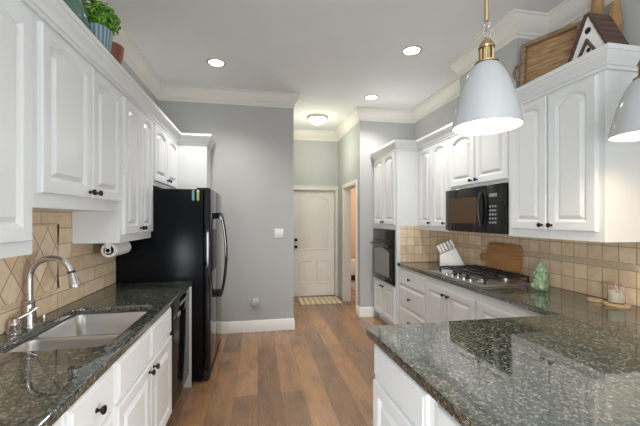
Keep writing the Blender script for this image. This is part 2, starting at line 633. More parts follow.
def inset(pts, d):
    out = []
    n = len(pts)
    for i in range(n):
        p0, p1, p2 = Vector(pts[i - 1]), Vector(pts[i]), Vector(pts[(i + 1) % n])
        a, b = (p1 - p0).normalized(), (p2 - p1).normalized()
        na, nb = Vector((-a.y, a.x)), Vector((-b.y, b.x))
        m = na + nb
        k = m.dot(na)
        m = m / max(k, 0.35)
        out.append((p1.x + m.x * d, p1.y + m.y * d))
    return out


def panel_front(mb, x0, x1, z0, z1, stile=0.055, rise=0.0, y=-0.02, back=0.0, groove=0.016):
    rise *= 0.78
    """a frame-and-raised-panel front in local x/z, facing -y"""
    c0 = contour(x0 + stile, x1 - stile, z0 + stile, z1 - stile * (0.62 if rise else 1.0), rise)
    xl, xr = x0 + stile, x1 - stile
    n = len(c0)

    def outer(d, yy):
        o = []
        for i, (px, pz) in enumerate(c0):
            if i == 0:
                q = (x0 + d, z0 + d)
            elif i == 1:
                q = (x1 - d, z0 + d)
            elif i == 2:
                q = (x1 - d, z1 - d)
            elif i == n - 1:
                q = (x0 + d, z1 - d)
            else:
                q = (px, z1 - d)
            o.append(mb.v((q[0], yy, q[1])))
        return o
    ob = outer(0, back)
    om = outer(0, y + 0.005)
    of = outer(0.005, y)
    rings = [ob, om, of]
    for d, yy in ((0, y), (0.002, y + 0.001), (0.020, y + groove), (0.022, y + groove), (0.043, y + 0.0005)):
        rings.append([mb.v((p[0], yy, p[1])) for p in inset(c0, d)])
    for a, b in zip(rings, rings[1:]):
        mb.ring_strip(a, b)
    mb.face(rings[-1])
    return mb


def drawer_front(mb, x0, x1, z0, z1, y=-0.02):
    rings = []
    for d, yy in ((0, 0), (0, y + 0.010), (0.004, y + 0.006), (0.012, y + 0.005), (0.018, y)):
        rings.append([mb.v((p[0], yy, p[1])) for p in inset([(x0, z0), (x1, z0), (x1, z1), (x0, z1)], d)])
    for a, b in zip(rings, rings[1:]):
        mb.ring_strip(a, b)
    mb.face(rings[-1])
    return mb


def knob(parent, x, z, y=-0.02):
    prof = [(0.009, 0.0), (0.009, -0.003), (0.0055, -0.006), (0.0055, -0.014), (0.013, -0.019), (0.0165, -0.025), (0.015, -0.030), (0.008, -0.033)]
    return MB().lathe([(r, y + h) for r, h in prof], 18, (x, 0, z), 'y').build('knob', M['bronze'], parent)


def cabinet(name, label, cat, origin, rz, width, depth, z0, z1, doors=(), drawers=(), toe=False, group=None, fill=None):
    """local x runs along the front, -y is the front; doors (x0,x1,z0,z1,knob,rise), drawers (x0,x1,z0,z1,knob)"""
    t = thing(name, label, cat, (origin[0], origin[1], 0), rz, group)
    if fill:
        b = MB().box((0, 0, z0), (width, depth, fill))
        b.box((0, 0, fill), (width, 0.014, z1)).box((0, 0.014, fill), (0.02, depth, z1)).box((width - 0.02, 0.014, fill), (width, depth, z1))
        b.build('carcass', M['cab'], t, smooth=False)
    else:
        MB().box((0, 0, z0), (width, depth, z1)).build('carcass', M['cab'], t, bevel=0.0015, seg=1)
    if toe:
        MB().box((0, 0.07, 0), (width, depth, z0)).build('toe_kick', M['cab'], t)
    for x0, x1, a, c, k, rise in doors:
        d = panel_front(MB(), x0, x1, a, c, 0.055, rise).build('door', M['cab'], t)
        if k:
            knob(d, k[0], k[1])
    for x0, x1, a, c, k in drawers:
        d = drawer_front(MB(), x0, x1, a, c).build('drawer', M['cab'], t)
        if k:
            knob(d, k[0], k[1])
    return t


# ------------------------------------------------------------------ left wall cabinets (local x = +Y, front faces +X)
FL = -0.912
L90 = PI / 2
gl = 'wall cabinets over the sink counter'


def left_up(y0, y1, z0, label, doors, front=FL, ztop=2.425):
    ds = [(a - y0, b - y0, c, d, (k[0] - y0, k[1]) if k else None, r) for a, b, c, d, k, r in doors]
    return cabinet('wall_cabinet', label, 'cabinet', (front, y0), L90, y1 - y0 - 0.002, front - LW - 0.012, z0, ztop, ds, group=gl)


left_up(1.02, 1.562, 1.317, 'nearest white wall cabinet, hanging lower than its neighbour over the sink',
        [(1.07, 1.53, 1.372, 2.295, (1.11, 1.42), 0.05)])
left_up(1.562, 2.43, 1.508, 'short white two-door wall cabinet above the sink and faucet',
        [(1.59, 2.015, 1.572, 2.295, (1.985, 1.605), 0.05), (2.03, 2.415, 1.572, 2.295, (2.06, 1.605), 0.05)])
left_up(2.43, 3.12, 1.298, 'tall narrow-doored white wall cabinet beside the refrigerator, paper towels hang under it',
        [(2.475, 2.785, 1.352, 2.295, (2.77, 1.39), 0.04), (2.80, 3.095, 1.352, 2.295, (2.83, 1.39), 0.04)])
left_up(3.12, 4.03, 1.755, 'short white wall cabinet above the black refrigerator',
        [(3.15, 3.555, 1.80, 2.295, (3.525, 1.84), 0.045), (3.575, 3.98, 1.80, 2.295, (3.605, 1.84), 0.045)])
cabinet('tall_cabinet', 'deep white tall cabinet end standing behind the black refrigerator', 'cabinet', (-0.585, 4.032), L90, YB - 0.02 - 4.032,
        0.60, 0.0, 2.425)
cr = [(0, 2.318), (0.010, 2.318), (0.012, 2.336), (0.020, 2.340), (0.024, 2.356), (0.038, 2.376), (0.050, 2.392), (0.052, 2.402), (0.058, 2.406), (0.060, 2.432), (0, 2.432)]
tag(MB().sweep(cr, [(FL + 0.0005, 0.9), (FL + 0.0005, 4.031), (-0.5845, 4.031), (-0.5845, YB - 0.025)], 1).build('cabinet_crown', M['cab']),
    'white crown moulding along the tops of the left wall cabinets', 'molding', 'cabinet crown mouldings')

# ------------------------------------------------------------------ left base run
FB = -0.602
CT = 0.914
BZ = 0.873
gb = 'base cabinets under the sink counter'


def left_base(y0, y1, label, doors=(), drawers=(), fill=None):
    ds = [(a - y0, b - y0, c, d, (k[0] - y0, k[1]) if k else None, r) for a, b, c, d, k, r in doors]
    dr = [(a - y0, b - y0, c, d, (k[0] - y0, k[1]) if k else None) for a, b, c, d, k in drawers]
    return cabinet('base_cabinet', label, 'cabinet', (FB, y0), L90, y1 - y0 - 0.002, FB - LW - 0.02, 0.10, BZ, ds, dr, True, gb, fill)


left_base(0.62, 1.155, 'nearest white base cabinet under the left granite counter at the picture corner', [(0.64, 1.14, 0.13, 0.66, (1.10, 0.62), 0)], [(0.64, 1.14, 0.68, 0.855, (0.89, 0.765))])
left_base(1.155, 1.525, 'narrow white drawer base cabinet between sink base and picture edge', [],
          [(1.175, 1.508, 0.68, 0.855, (1.345, 0.760)), (1.175, 1.508, 0.41, 0.66, (1.345, 0.535)), (1.175, 1.508, 0.13, 0.39, (1.345, 0.26))])
left_base(1.525, 2.455, 'white two-door sink base cabinet under the double sink', [(1.545, 1.975, 0.13, 0.66, (1.945, 0.625), 0), (1.99, 2.435, 0.13, 0.66, (2.02, 0.625), 0)],
          [(1.545, 1.975, 0.68, 0.855, None), (1.99, 2.435, 0.68, 0.855, None)], fill=0.66)
tag(MB().box((LW + 0.02, 3.032, 0), (FB + 0.034, 3.046, BZ)).build('end_panel', M['cab'], bevel=0.002), 'thin white end panel between dishwasher and refrigerator', 'panel')

t = thing('dishwasher', 'black built-in dishwasher under the left granite counter', 'dishwasher', (FB, 2.458, 0), L90)
MB().box((0, 0.0, 0.10), (0.568, 0.55, 0.868)).build('tub', M['black_sat'], t)
MB().box((0.004, -0.018, 0.12), (0.564, -0.001, 0.735)).build('door', M['dw_black'], t, bevel=0.006)
cp = MB().box((0.004, -0.022, 0.742), (0.564, -0.001, 0.866)).build('control_panel', M['dw_black'], t, bevel=0.006)
kb = MB()
for i in range(8):
    kb.box((0.20 + i * 0.036, -0.024, 0.80), (0.226 + i * 0.036, -0.0222, 0.825))
kb.build('keypad', M['clock'], cp)
MB().box((0.10, -0.034, 0.748), (0.17, -0.0222, 0.775)).build('latch', M['clock'], cp, bevel=0.003)
MB().box((0.01, 0.05, 0.0), (0.558, 0.08, 0.099)).build('toe_kick', M['black_sat'], t)


def rrect(x0, x1, y0, y1, r, n=6):
    pts = []
    for cx, cy, a0 in ((x1 - r, y0 + r, -PI / 2), (x1 - r, y1 - r, 0), (x0 + r, y1 - r, PI / 2), (x0 + r, y0 + r, PI)):
        for i in range(n + 1):
            a = a0 + PI / 2 * i / n
            pts.append((cx + r * math.cos(a), cy + r * math.sin(a)))
    return pts


def arc(cx, cy, r, a0, a1, n=6):
    return [(cx + r * math.cos(a0 + (a1 - a0) * i / n), cy + r * math.sin(a0 + (a1 - a0) * i / n)) for i in range(n + 1)]


# counter with the sink cut-out
SX0, SX1, SY0, SY1 = -1.090, -0.648, 1.58, 2.27
o = MB().plate([(LW + 0.002, 0.3), (-0.570, 0.3), (-0.566, 3.085), (LW + 0.002, 3.085)], [rrect(SX0, SX1, SY0, SY1, 0.05)], CT - 0.038, CT)
tag(o.build('countertop', M['granite'], bevel=0.012, seg=4), 'dark green speckled granite worktop around the sink', 'countertop')
t = thing('kitchen_sink', 'undermounted stainless steel double-bowl sink', 'sink', (0, 0, CT - 0.039))


def bowl(x0, x1, y0, y1, depth):
    b = MB()
    rings = []
    for d, z, r in ((0, -0.0, 0.045), (0.006, -0.02, 0.045), (0.02, -depth + 0.04, 0.05), (0.045, -depth, 0.06)):
        rings.append([b.v((p[0], p[1], z)) for p in rrect(x0 + d, x1 - d, y0 + d, y1 - d, r)])
    for a, c in zip(rings, rings[1:]):
        b.ring_strip(a, c)
    b.face(rings[-1])
    return b


YD = 1.850
rim = MB().plate(rrect(SX0 - 0.02, SX1 + 0.02, SY0 - 0.02, SY1 + 0.02, 0.06), [rrect(SX0 + 0.004, SX1 - 0.004, SY0 + 0.004, YD - 0.012, 0.045), rrect(SX0 + 0.004, SX1 - 0.004, YD + 0.012, SY1 - 0.004, 0.045)], -0.006, 0)
rim.build('rim', M['steel'], t)
for y0, y1, dp in ((SY0 + 0.004, YD - 0.012, 0.17), (YD + 0.012, SY1 - 0.004, 0.20)):
    bo = bowl(SX0 + 0.004, SX1 - 0.004, y0, y1, dp).build('bowl', M['steel'], t)
    MB().lathe([(0.045, -dp + 0.001), (0.043, -dp + 0.004), (0.025, -dp + 0.0035), (0.022, -dp + 0.001)], 24, ((SX0 + SX1) / 2, (y0 + y1) / 2, 0)).build('drain', M['nickel'], bo)

# faucet
fx, fy = -1.138, 1.925
t = thing('kitchen_faucet', 'brushed nickel gooseneck pull-down faucet behind the sink', 'faucet', (fx, fy, CT))
MB().lathe([(0.034, 0), (0.034, 0.006), (0.031, 0.012), (0.030, 0.03), (0.027, 0.06), (0.022, 0.10), (0.020, 0.115), (0.023, 0.120), (0.023, 0.128), (0.018, 0.135)], 28).build('body', M['nickel'], t)
pts = [(0, 0, 0.13), (0, 0, 0.19), (0, 0, 0.235)]
R = 0.096
for i in range(1, 19):
    a = PI - i / 18 * math.radians(165)
    pts.append((R + R * math.cos(a), 0, 0.250 + R * math.sin(a)))
sp = MB().tube(pts, 0.0145, 16).build('spout', M['nickel'], t)
ex, ez = pts[-1][0], pts[-1][2]
hd = MB()
hd.x = Matrix.Translation((ex, 0, ez)) @ Matrix.Rotation(math.radians(-13), 4, 'Y')
hd.lathe([(0.0175, 0.004), (0.0175, -0.008)], 20)
hd.build('collar', M['black_sat'], t)
hd = MB()
hd.x = Matrix.Translation((ex, 0, ez)) @ Matrix.Rotation(math.radians(-13), 4, 'Y')
hd.lathe([(0.016, -0.008), (0.019, -0.02), (0.024, -0.06), (0.027, -0.075), (0.026, -0.082), (0.018, -0.084)], 22).build('spray_head', M['nickel'], t)
t = thing('faucet_handle', 'brushed nickel lever handle on its own base left of the faucet', 'faucet handle', (-1.150, 1.835, CT))
MB().lathe([(0.030, 0), (0.030, 0.006), (0.024, 0.012), (0.024, 0.035), (0.026, 0.040), (0.026, 0.046), (0.022, 0.055), (0.016, 0.068), (0.006, 0.074)], 26).build('base', M['nickel'], t)
MB().tube([(0, 0, 0.058), (0.022, 0.022, 0.072), (0.044, 0.042, 0.086), (0.066, 0.058, 0.106)], [0.011, 0.009, 0.008, 0.007], 12).build('lever', M['nickel'], t)
t = thing('sink_button', 'small round metal button on the granite right of the faucet', 'button', (-1.150, 2.06, CT))
MB().lathe([(0.017, 0), (0.017, 0.006), (0.012, 0.010), (0.010, 0.022), (0.004, 0.024)], 20).build('cap', M['nickel'], t)

# backsplash left
struct('wall_left_backsplash', MB().box((LW, 0.3, CT + 0.001), (-1.192, 3.095, 1.75)), M['tile_left'], smooth=False)
struct('wall_left_diamond_panel', MB().box((-1.192, 0.3, 1.045), (-1.188, 2.255, 1.425)), M['tile_dia'], smooth=False)
rp = MB()
rp.tube([(-1.187, 0.3, 1.040), (-1.187, 2.262, 1.040), (-1.187, 2.262, 1.43), (-1.187, 0.3, 1.43)], 0.0065, 8)
y = 0.8
while y < 2.25:
    for z in (1.040,):
        rp.sphere((-1.183, y, z), (0.009, 0.007, 0.009), 8)
    y += 0.022
struct('trim_4', rp, M['rope'])

t = thing('paper_towel_holder', 'white paper towel roll holder mounted under the tall narrow wall cabinet', 'paper towel holder', (-1.03, 2.56, 1.240))
rl = MB()
rings = []
prof = [(0.034, 0.0), (0.048, 0.0), (0.052, 0.006), (0.052, 0.274), (0.048, 0.28), (0.034, 0.28)]
rl.lathe(prof + [prof[0]], 30, (0, 0, 0), 'y', False, False)
rl.build('towel_roll', M['white_plastic'], t)
MB().tube([(0, -0.012, 0), (0, 0.29, 0)], 0.014, 14).build('rod', M['nickel'], t)
for yy in (-0.012, 0.284):
    MB().box((-0.018, yy, -0.018), (0.018, yy + 0.006, 0.0575)).build('bracket', M['white_plastic'], t, bevel=0.002)

# ------------------------------------------------------------------ refrigerator
t = thing('refrigerator', 'tall glossy black side-by-side refrigerator', 'refrigerator', (-0.48, 3.095, 0), L90)
RWD, RD, RH = 0.905, 0.69, 1.735
MB().box((0, 0, 0.02), (RWD, RD, RH - 0.012)).build('body', M['fridge_side'], t, bevel=0.006)
for x0, x1, hx in ((0.0, 0.40, 0.37), (0.406, RWD, 0.436)):
    d = MB().box((x0, -0.064, 0.115), (x1, -0.004, RH)).build('door', M['black'], t, bevel=0.014, seg=3)
    hp = []
    for i in range(15):
        k = i / 14
        hp.append((hx, -0.112 - 0.050 * math.sin(PI * k) ** 0.75, 0.70 + 0.80 * k))
    h = MB().tube(hp, [0.016] + [0.012] * 13 + [0.016], 10)
    h.box((hx - 0.016, -0.124, 0.680), (hx + 0.016, -0.0642, 0.740)).box((hx - 0.016, -0.124, 1.460), (hx + 0.016, -0.0642, 1.520))
    h.build('handle', M['black'], d)
    if x0 == 0.0:
        MB().box((0.08, -0.074, 0.98), (0.30, -0.0642, 1.36)).build('dispenser', M['black_sat'], d, bevel=0.004)
gr = MB().box((0.01, -0.05, 0.022), (RWD - 0.01, -0.002, 0.108))
for i in range(5):
    gr.box((0.02, -0.054, 0.034 + i * 0.014), (RWD - 0.02, -0.050, 0.041 + i * 0.014))
gr.build('grille', M['black_sat'], t)
for x in (0.06, RWD - 0.06):
    for y in (0.05, RD - 0.06):
        MB().lathe([(0.022, 0), (0.022, 0.021)], 12, (x, y, 0)).build('foot', M['black_sat'], t)
for x in (0.02, RWD - 0.09):
    MB().box((x, -0.05, RH - 0.011), (x + 0.07, 0.06, RH + 0.004)).build('hinge_cover', M['black_sat'], t, bevel=0.003)

for x, col, lab in ((-0.562, M['teal'], 'teal marker clipped high on the refrigerator side'), (-0.522, M['lime'], 'lime green marker clipped high on the refrigerator side')):
    t = thing('marker', lab, 'marker', (x, 3.0945, 1.620), 0, 'markers on the refrigerator side')
    MB().lathe([(0.005, 0), (0.011, 0.008), (0.011, 0.075)], 14, (0, -0.0115, 0)).build('barrel', col, t)
    MB().lathe([(0.0115, 0.0752), (0.0115, 0.088), (0.008, 0.095)], 14, (0, -0.0115, 0)).build('cap', M['orange'] if col is M['teal'] else M['white_plastic'], t)

# ------------------------------------------------------------------ right side cabinets (local x = -Y, front faces -X)
R90 = -PI / 2
FU, FC, FO = 1.985, 1.955, 1.70
gr_ = 'wall cabinets along the cooktop wall'


def right_up(front, y0, y1, z0, label, doors, ztop=2.425):
    ds = [(y1 - b, y1 - a, c, d, (y1 - k[0], k[1]) if k else None, r) for a, b, c, d, k, r in doors]
    return cabinet('wall_cabinet', label, 'cabinet', (front, y1), R90, y1 - y0 - 0.002, RW - front - 0.016, z0, ztop, ds, group=gr_)


right_up(FU, 3.20, 3.888, 1.325, 'white two-door wall cabinet in the corner between oven tower and microwave',
         [(3.225, 3.52, 1.375, 2.295, (3.255, 1.412), 0.04), (3.535, 3.84, 1.375, 2.295, (3.565, 1.412), 0.04)])
cabx = right_up(FU, 2.315, 3.20, 1.755, 'short white two-door wall cabinet directly above the microwave',
                [(2.345, 2.745, 1.785, 2.295, (2.715, 1.82), 0.05), (2.765, 3.165, 1.785, 2.295, (2.795, 1.82), 0.05)])
right_up(FC, 1.565, 2.315, 1.325, 'large white two-door wall cabinet right of the microwave, birdhouse on top',
         [(1.608, 1.935, 1.385, 2.300, (1.905, 1.418), 0.055), (1.95, 2.275, 1.385, 2.300, (1.98, 1.418), 0.042)])
o = MB().sweep(cr, [(FO - 0.0005, YR - 0.03), (FO - 0.0005, 3.8895), (FU - 0.0005, 3.8895), (FU - 0.0005, 2.3165), (FC - 0.0005, 2.3165), (FC - 0.0005, 1.5645), (RW - 0.005, 1.5645)], -1)
o = MB().sweep(cr, [(FO - 0.0005, YR - 0.03), (FO - 0.0005, 3.8895), (FU - 0.0005, 3.8895), (FU - 0.0005, 2.3165), (FC - 0.0005, 2.3165), (FC - 0.0005, 1.5645), (RW - 0.005, 1.5645)], 1)
tag(o.build('cabinet_crown', M['cab']), 'white crown moulding along the tops of the cooktop wall cabinets and oven tower', 'molding', 'cabinet crown mouldings')

t = cabinet('oven_tower_cabinet', 'tall white cabinet tower framing the black wall oven', 'cabinet', (FO, YR - 0.022), R90, YR - 0.022 - 3.891, RW - FO - 0.016, 0.10, 2.425,
            [(0.045, 0.405, 1.385, 2.30, (0.375, 1.415), 0.04), (0.42, 0.785, 1.385, 2.30, (0.45, 1.415), 0.04),
             (0.045, 0.405, 0.13, 0.575, (0.375, 0.54), 0), (0.42, 0.785, 0.13, 0.575, (0.45, 0.54), 0)], toe=True)
t = thing('wall_oven', 'black built-in wall oven with a glass door', 'oven', (FO, YR - 0.022, 0), R90)
MB().box((0.045, -0.022, 0.61), (0.785, -0.001, 1.32)).build('trim_frame', M['black_sat'], t, bevel=0.003)
MB().box((0.055, -0.034, 1.175), (0.775, -0.0225, 1.31)).build('control_panel', M['black_glass'], t, bevel=0.003)
d = MB().box((0.055, -0.044, 0.63), (0.775, -0.0225, 1.155)).build('door', M['black'], t, bevel=0.004)
MB().plate([(0.14, 0.70), (0.69, 0.70)] + [(0.69 - 0.55 * i / 10, 1.03 + 0.045 * math.sin(PI * i / 10)) for i in range(11)], [], 0.0, 0.002)
pw = MB()
pw.x = Matrix(((1, 0, 0, 0), (0, 0, -1, -0.0442), (0, 1, 0, 0), (0, 0, 0, 1)))
pw.plate([(0.14, 0.70), (0.69, 0.70)] + [(0.69 - 0.55 * i / 10, 1.03 + 0.04 * math.sin(PI * i / 10)) for i in range(11)], [], 0.0, 0.0015)
M['oven_win'] = mat('grey_oven_window', (0.21, 0.20, 0.18), 0.06)
pw.build('window', M['oven_win'], d)
h = MB().tube([(0.075, -0.075, 1.11), (0.755, -0.075, 1.11)], 0.012, 12)
for x in (0.10, 0.73):
    h.box((x - 0.012, -0.070, 1.10), (x + 0.012, -0.0442, 1.12))
h.build('handle', M['black'], d)

# base run on the right
gB = 'base cabinets under the cooktop counter'
FR = 1.735


def right_base(y0, y1, label, doors=(), drawers=()):
    ds = [(y1 - b, y1 - a, c, d, (y1 - k[0], k[1]) if k else None, r) for a, b, c, d, k, r in doors]
    dr = [(y1 - b, y1 - a, c, d, (y1 - k[0], k[1]) if k else None) for a, b, c, d, k in drawers]
    return cabinet('base_cabinet', label, 'cabinet', (FR, y1), R90, y1 - y0 - 0.002, RW - FR - 0.02, 0.10, BZ, ds, dr, True, gB)


right_base(3.215, 3.888, 'white drawer stack base cabinet beside the oven tower', [],
           [(3.235, 3.87, 0.665, 0.84, (3.56, 0.757)), (3.235, 3.87, 0.41, 0.645, (3.56, 0.527)), (3.235, 3.87, 0.13, 0.39, (3.56, 0.26))])
right_base(2.385, 3.215, 'white two-door base cabinet under the gas cooktop', [(2.41, 2.80, 0.13, 0.80, (2.77, 0.745), 0), (2.815, 3.195, 0.13, 0.80, (2.845, 0.745), 0)])
right_base(1.66, 2.385, 'blank-fronted white base cabinet between cooktop and peninsula', [(1.72, 2.365, 0.13, 0.80, None, 0)])

# peninsula cabinet facing the aisle
t = thing('base_cabinet', 'white peninsula end cabinet with a drawer, right of the aisle', 'cabinet', (0.573, 1.575, 0), R90 + 0.042, gB)
MB().box((0, 0, 0.10), (0.52, 0.62, BZ)).build('carcass', M['cab'], t, bevel=0.0015, seg=1)
MB().box((0, 0.07, 0), (0.52, 0.62, 0.10)).build('toe_kick', M['cab'], t)
drawer_front(MB(), 0.02, 0.50, 0.70, 0.845).build('drawer', M['cab'], t)
panel_front(MB(), 0.02, 0.50, 0.13, 0.675).build('door', M['cab'], t)
t = thing('base_cabinet', 'white peninsula cabinet nearest the camera, at the bottom edge', 'cabinet', (0.595, 1.053, 0), R90 + 0.042, gB)
MB().box((0, 0, 0.10), (0.45, 0.62, BZ)).build('carcass', M['cab'], t, bevel=0.0015, seg=1)
MB().box((0, 0.07, 0), (0.45, 0.62, 0.10)).build('toe_kick', M['cab'], t)
panel_front(MB(), 0.05, 0.43, 0.13, 0.845).build('door', M['cab'], t)
t = thing('base_cabinet', 'white cabinet body under the middle of the peninsula counter', 'cabinet', (1.245, 1.575, 0), R90, gB)
MB().box((0, 0, 0.0), (0.97, 1.07, BZ)).build('carcass', M['cab'], t, bevel=0.0015, seg=1)

pl = [(0.585, 0.40), (RW - 0.002, 0.40), (RW - 0.002, 3.888), (1.705, 3.888), (1.705, 1.618)] + arc(0.537 + 0.02, 1.618 - 0.02, 0.02, PI / 2, PI, 5)
o = MB().plate(pl, [], CT - 0.038, CT)
tag(o.build('countertop', M['granite'], bevel=0.014, seg=4), 'grey speckled granite worktop of the peninsula and cooktop wall', 'countertop')

# backsplash right
struct('wall_right_backsplash', MB().box((2.331, 0.4, CT + 0.001), (RW, 3.888, 1.130)), M['tile'], smooth=False)
struct('wall_right_backsplash_top', MB().box((2.331, 0.4, 1.174), (RW, 3.888, 1.80)), M['tile_up'], smooth=False)
struct('wall_right_side_splash', MB().box((1.748, 3.883, CT + 0.001), (2.330, 3.8895, 1.372)), M['tile_x'], smooth=False)
bt = MB().box((2.330, 0.4, 1.131), (RW, 3.882, 1.173))
y = 0.9
while y < 3.86:
    bt.tube([(2.329, y, 1.138), (2.329, y + 0.022, 1.166)], 0.0055, 6)
    y += 0.021
struct('trim_5', bt, M['rope'])

# ------------------------------------------------------------------ microwave
t = thing('microwave', 'black over-the-range microwave between the wall cabinets', 'microwave', (1.965, 3.185, 0), R90)
MW = 0.862
MB().box((0, 0.0, 1.335), (MW, RW - 1.965 - 0.018, 1.752)).build('body', M['black_sat'], t)
d = MB().box((0.002, -0.03, 1.34), (0.635, -0.001, 1.750)).build('door', M['black_glass'], t, bevel=0.005)
MB().box((0.07, -0.032, 1.42), (0.50, -0.0302, 1.66)).build('window', M['reflection_tint_glass'], d)
hp = []
for i in range(11):
    k = i / 10
    hp.append((0.575, -0.038 - 0.03 * math.sin(PI * k) ** 0.7, 1.40 + 0.29 * k))
MB().tube(hp, 0.013, 10).build('handle', M['black_sat'], d)
cp = MB().box((0.640, -0.03, 1.34), (MW - 0.002, -0.001, 1.750)).build('control_panel', M['black_glass'], t, bevel=0.005)
kp = MB()
for r in range(5):
    for c in range(3):
        kp.box((0.672 + c * 0.032, -0.0315, 1.42 + r * 0.034), (0.694 + c * 0.032, -0.0302, 1.438 + r * 0.034))
kp.build('keypad', M['clock'], cp)
MB().box((0.672, -0.0315, 1.645), (0.765, -0.0302, 1.675)).build('display', M['clock'], cp)

# ------------------------------------------------------------------ cooktop
KX0, KX1, KY0, KY1 = 1.745, 2.245, 2.36, 3.17
t = thing('gas_cooktop', 'stainless steel gas cooktop with black grates', 'cooktop', (0, 0, CT + 0.001))
MB().box((KX0, KY0, 0), (KX1, KY1, 0.010)).build('tray', M['steel'], t, bevel=0.005)
burn = [(1.90, 2.56, 0.04), (2.13, 2.56, 0.032), (2.015, 2.74, 0.05), (1.90, 2.93, 0.036), (2.13, 2.93, 0.042)]
for bx, by, r in burn:
    b = MB().lathe([(r + 0.014, 0.0102), (r + 0.012, 0.020), (r, 0.022), (r, 0.030)], 24, (bx, by, 0)).build('burner', M['nickel'], t)
    MB().lathe([(r + 0.004, 0.0302), (r + 0.004, 0.036), (r - 0.004, 0.041)], 24, (bx, by, 0)).build('burner_cap', M['iron'], b)
for y0, y1 in ((2.415, 2.645), (2.65, 2.83), (2.835, 3.10)):
    g = MB()
    zt = 0.052
    x0, x1 = 1.815, 2.24
    ym = (y0 + y1) / 2
    for yy in (y0 + 0.006, y1 - 0.006):
        g.box((x0, yy - 0.006, zt), (x1, yy + 0.006, zt + 0.013))
    for xx in (x0 + 0.006, x1 - 0.006, (x0 + x1) / 2):
        g.box((xx - 0.006, y0, zt), (xx + 0.006, y1, zt + 0.013))
    g.box((x0, ym - 0.005, zt + 0.001), (x1, ym + 0.005, zt + 0.017))
    for bx in (1.90, 2.13):
        g.box((bx - 0.005, y0, zt + 0.001), (bx + 0.005, y1, zt + 0.017))
    for xx in (x0 + 0.008, x1 - 0.008):
        for yy in (y0 + 0.008, y1 - 0.008):
            g.box((xx - 0.008, yy - 0.008, 0.0105), (xx + 0.008, yy + 0.008, zt + 0.006))
    g.build('grate', M['iron'], t, bevel=0.002, seg=1)
for i in range(5):
    MB().lathe([(0.019, 0.0102), (0.018, 0.022), (0.015, 0.030), (0.006, 0.031)], 18, (1.788, 2.56 + i * 0.09, 0)).build('control_knob', M['nickel'], t)

# ------------------------------------------------------------------ things on the right counter
t = thing('knife_block', 'white slanted knife block behind the cooktop', 'knife block', (2.10, 3.33, CT + 0.001))
ux = Vector((0.80, -0.60, 0)).normalized()
uy = Vector((0.60, 0.80, 0)).normalized()
t.rotation_euler = (0, 0, math.atan2(ux.y, ux.x))
KS = 1.4
prof = [(a * KS, b * KS) for a, b in [(-0.085, 0.0), (0.115, 0.0), (0.095, 0.03), (0.030, 0.165), (-0.085, 0.105)]]
MB().prism(prof, -0.065, 0.065).build('block', M['base'], t, bevel=0.004)
MB().prism([(a * KS, b * KS) for a, b in [(-0.0855, 0.1053), (0.0295, 0.1653), (0.0285, 0.1685), (-0.0865, 0.1085)]], -0.063, 0.063).build('top_band', M['carved'], t)
rot = Matrix.Translation(t.location) @ Matrix.Rotation(t.rotation_euler.z, 4, 'Z')
ang = math.atan2(0.06, 0.115)
k0 = None
nn = 0
for row, yy in enumerate((-0.03, 0.03)):
    for j in range(5):
        s_ = 0.10 + 0.20 * j
        px, pz = (-0.0855 + 0.115 * s_) * KS, (0.1085 + 0.06 * s_) * KS + 0.001
        p = rot @ Vector((px, yy, pz))
        if k0 is None:
            k0 = thing('knife', 'white-handled kitchen knife standing in the white knife block', 'knife', p, 0, 'knives in the knife block')
            k0.rotation_euler = (0, -ang, t.rotation_euler.z)
            MB().box((-0.011, -0.009, 0.003), (0.011, 0.009, 0.095)).build('handle', M['white_plastic'], k0, bevel=0.003)
            MB().box((-0.009, -0.006, 0.0), (0.009, 0.006, 0.003)).build('bolster', M['nickel'], k0)
        else:
            dup(k0, p, 'white-handled kitchen knife standing in the white knife block')
        nn += 1

# cutting board leaning against the tiles
t = thing('cutting_board', 'wooden cutting board with a looped handle leaning on the tiles behind the cooktop', 'cutting board', (2.272, 2.79, CT + 0.003))
lean = math.radians(7.5)
t.rotation_euler = (0, lean, 0)
bm_ = MB()
bm_.x = Matrix(((0, 0, 1, 0), (-1, 0, 0, 0), (0, 1, 0, 0), (0, 0, 0, 1)))   # local x -> -Y, y -> Z, z -> X
out = arc(0.215, 0.045, 0.03, -PI / 2, 0, 4)[:]
out = [(0.17, 0.0)] + arc(0.185, 0.03, 0.03, -PI / 2, 0, 4) + [(0.228, 0.15)] + arc(0.185, 0.275, 0.03, 0, PI / 2, 4) + [(0.0, 0.315)] + arc(-0.185, 0.282, 0.03, PI / 2, PI, 4)
out += [(-0.222, 0.205), (-0.245, 0.192), (-0.285, 0.196), (-0.315, 0.180), (-0.322, 0.155), (-0.312, 0.128), (-0.285, 0.115), (-0.245, 0.120), (-0.222, 0.108)] + arc(-0.185, 0.03, 0.03, PI, 1.5 * PI, 4)
hole = [(-0.270 + 0.030 * math.cos(-a * PI / 6), 0.155 + 0.022 * math.sin(-a * PI / 6)) for a in range(12)]
bm_.plate(out, [hole], -0.010, 0.010)
bm_.build('board', M['board'], t, bevel=0.003)

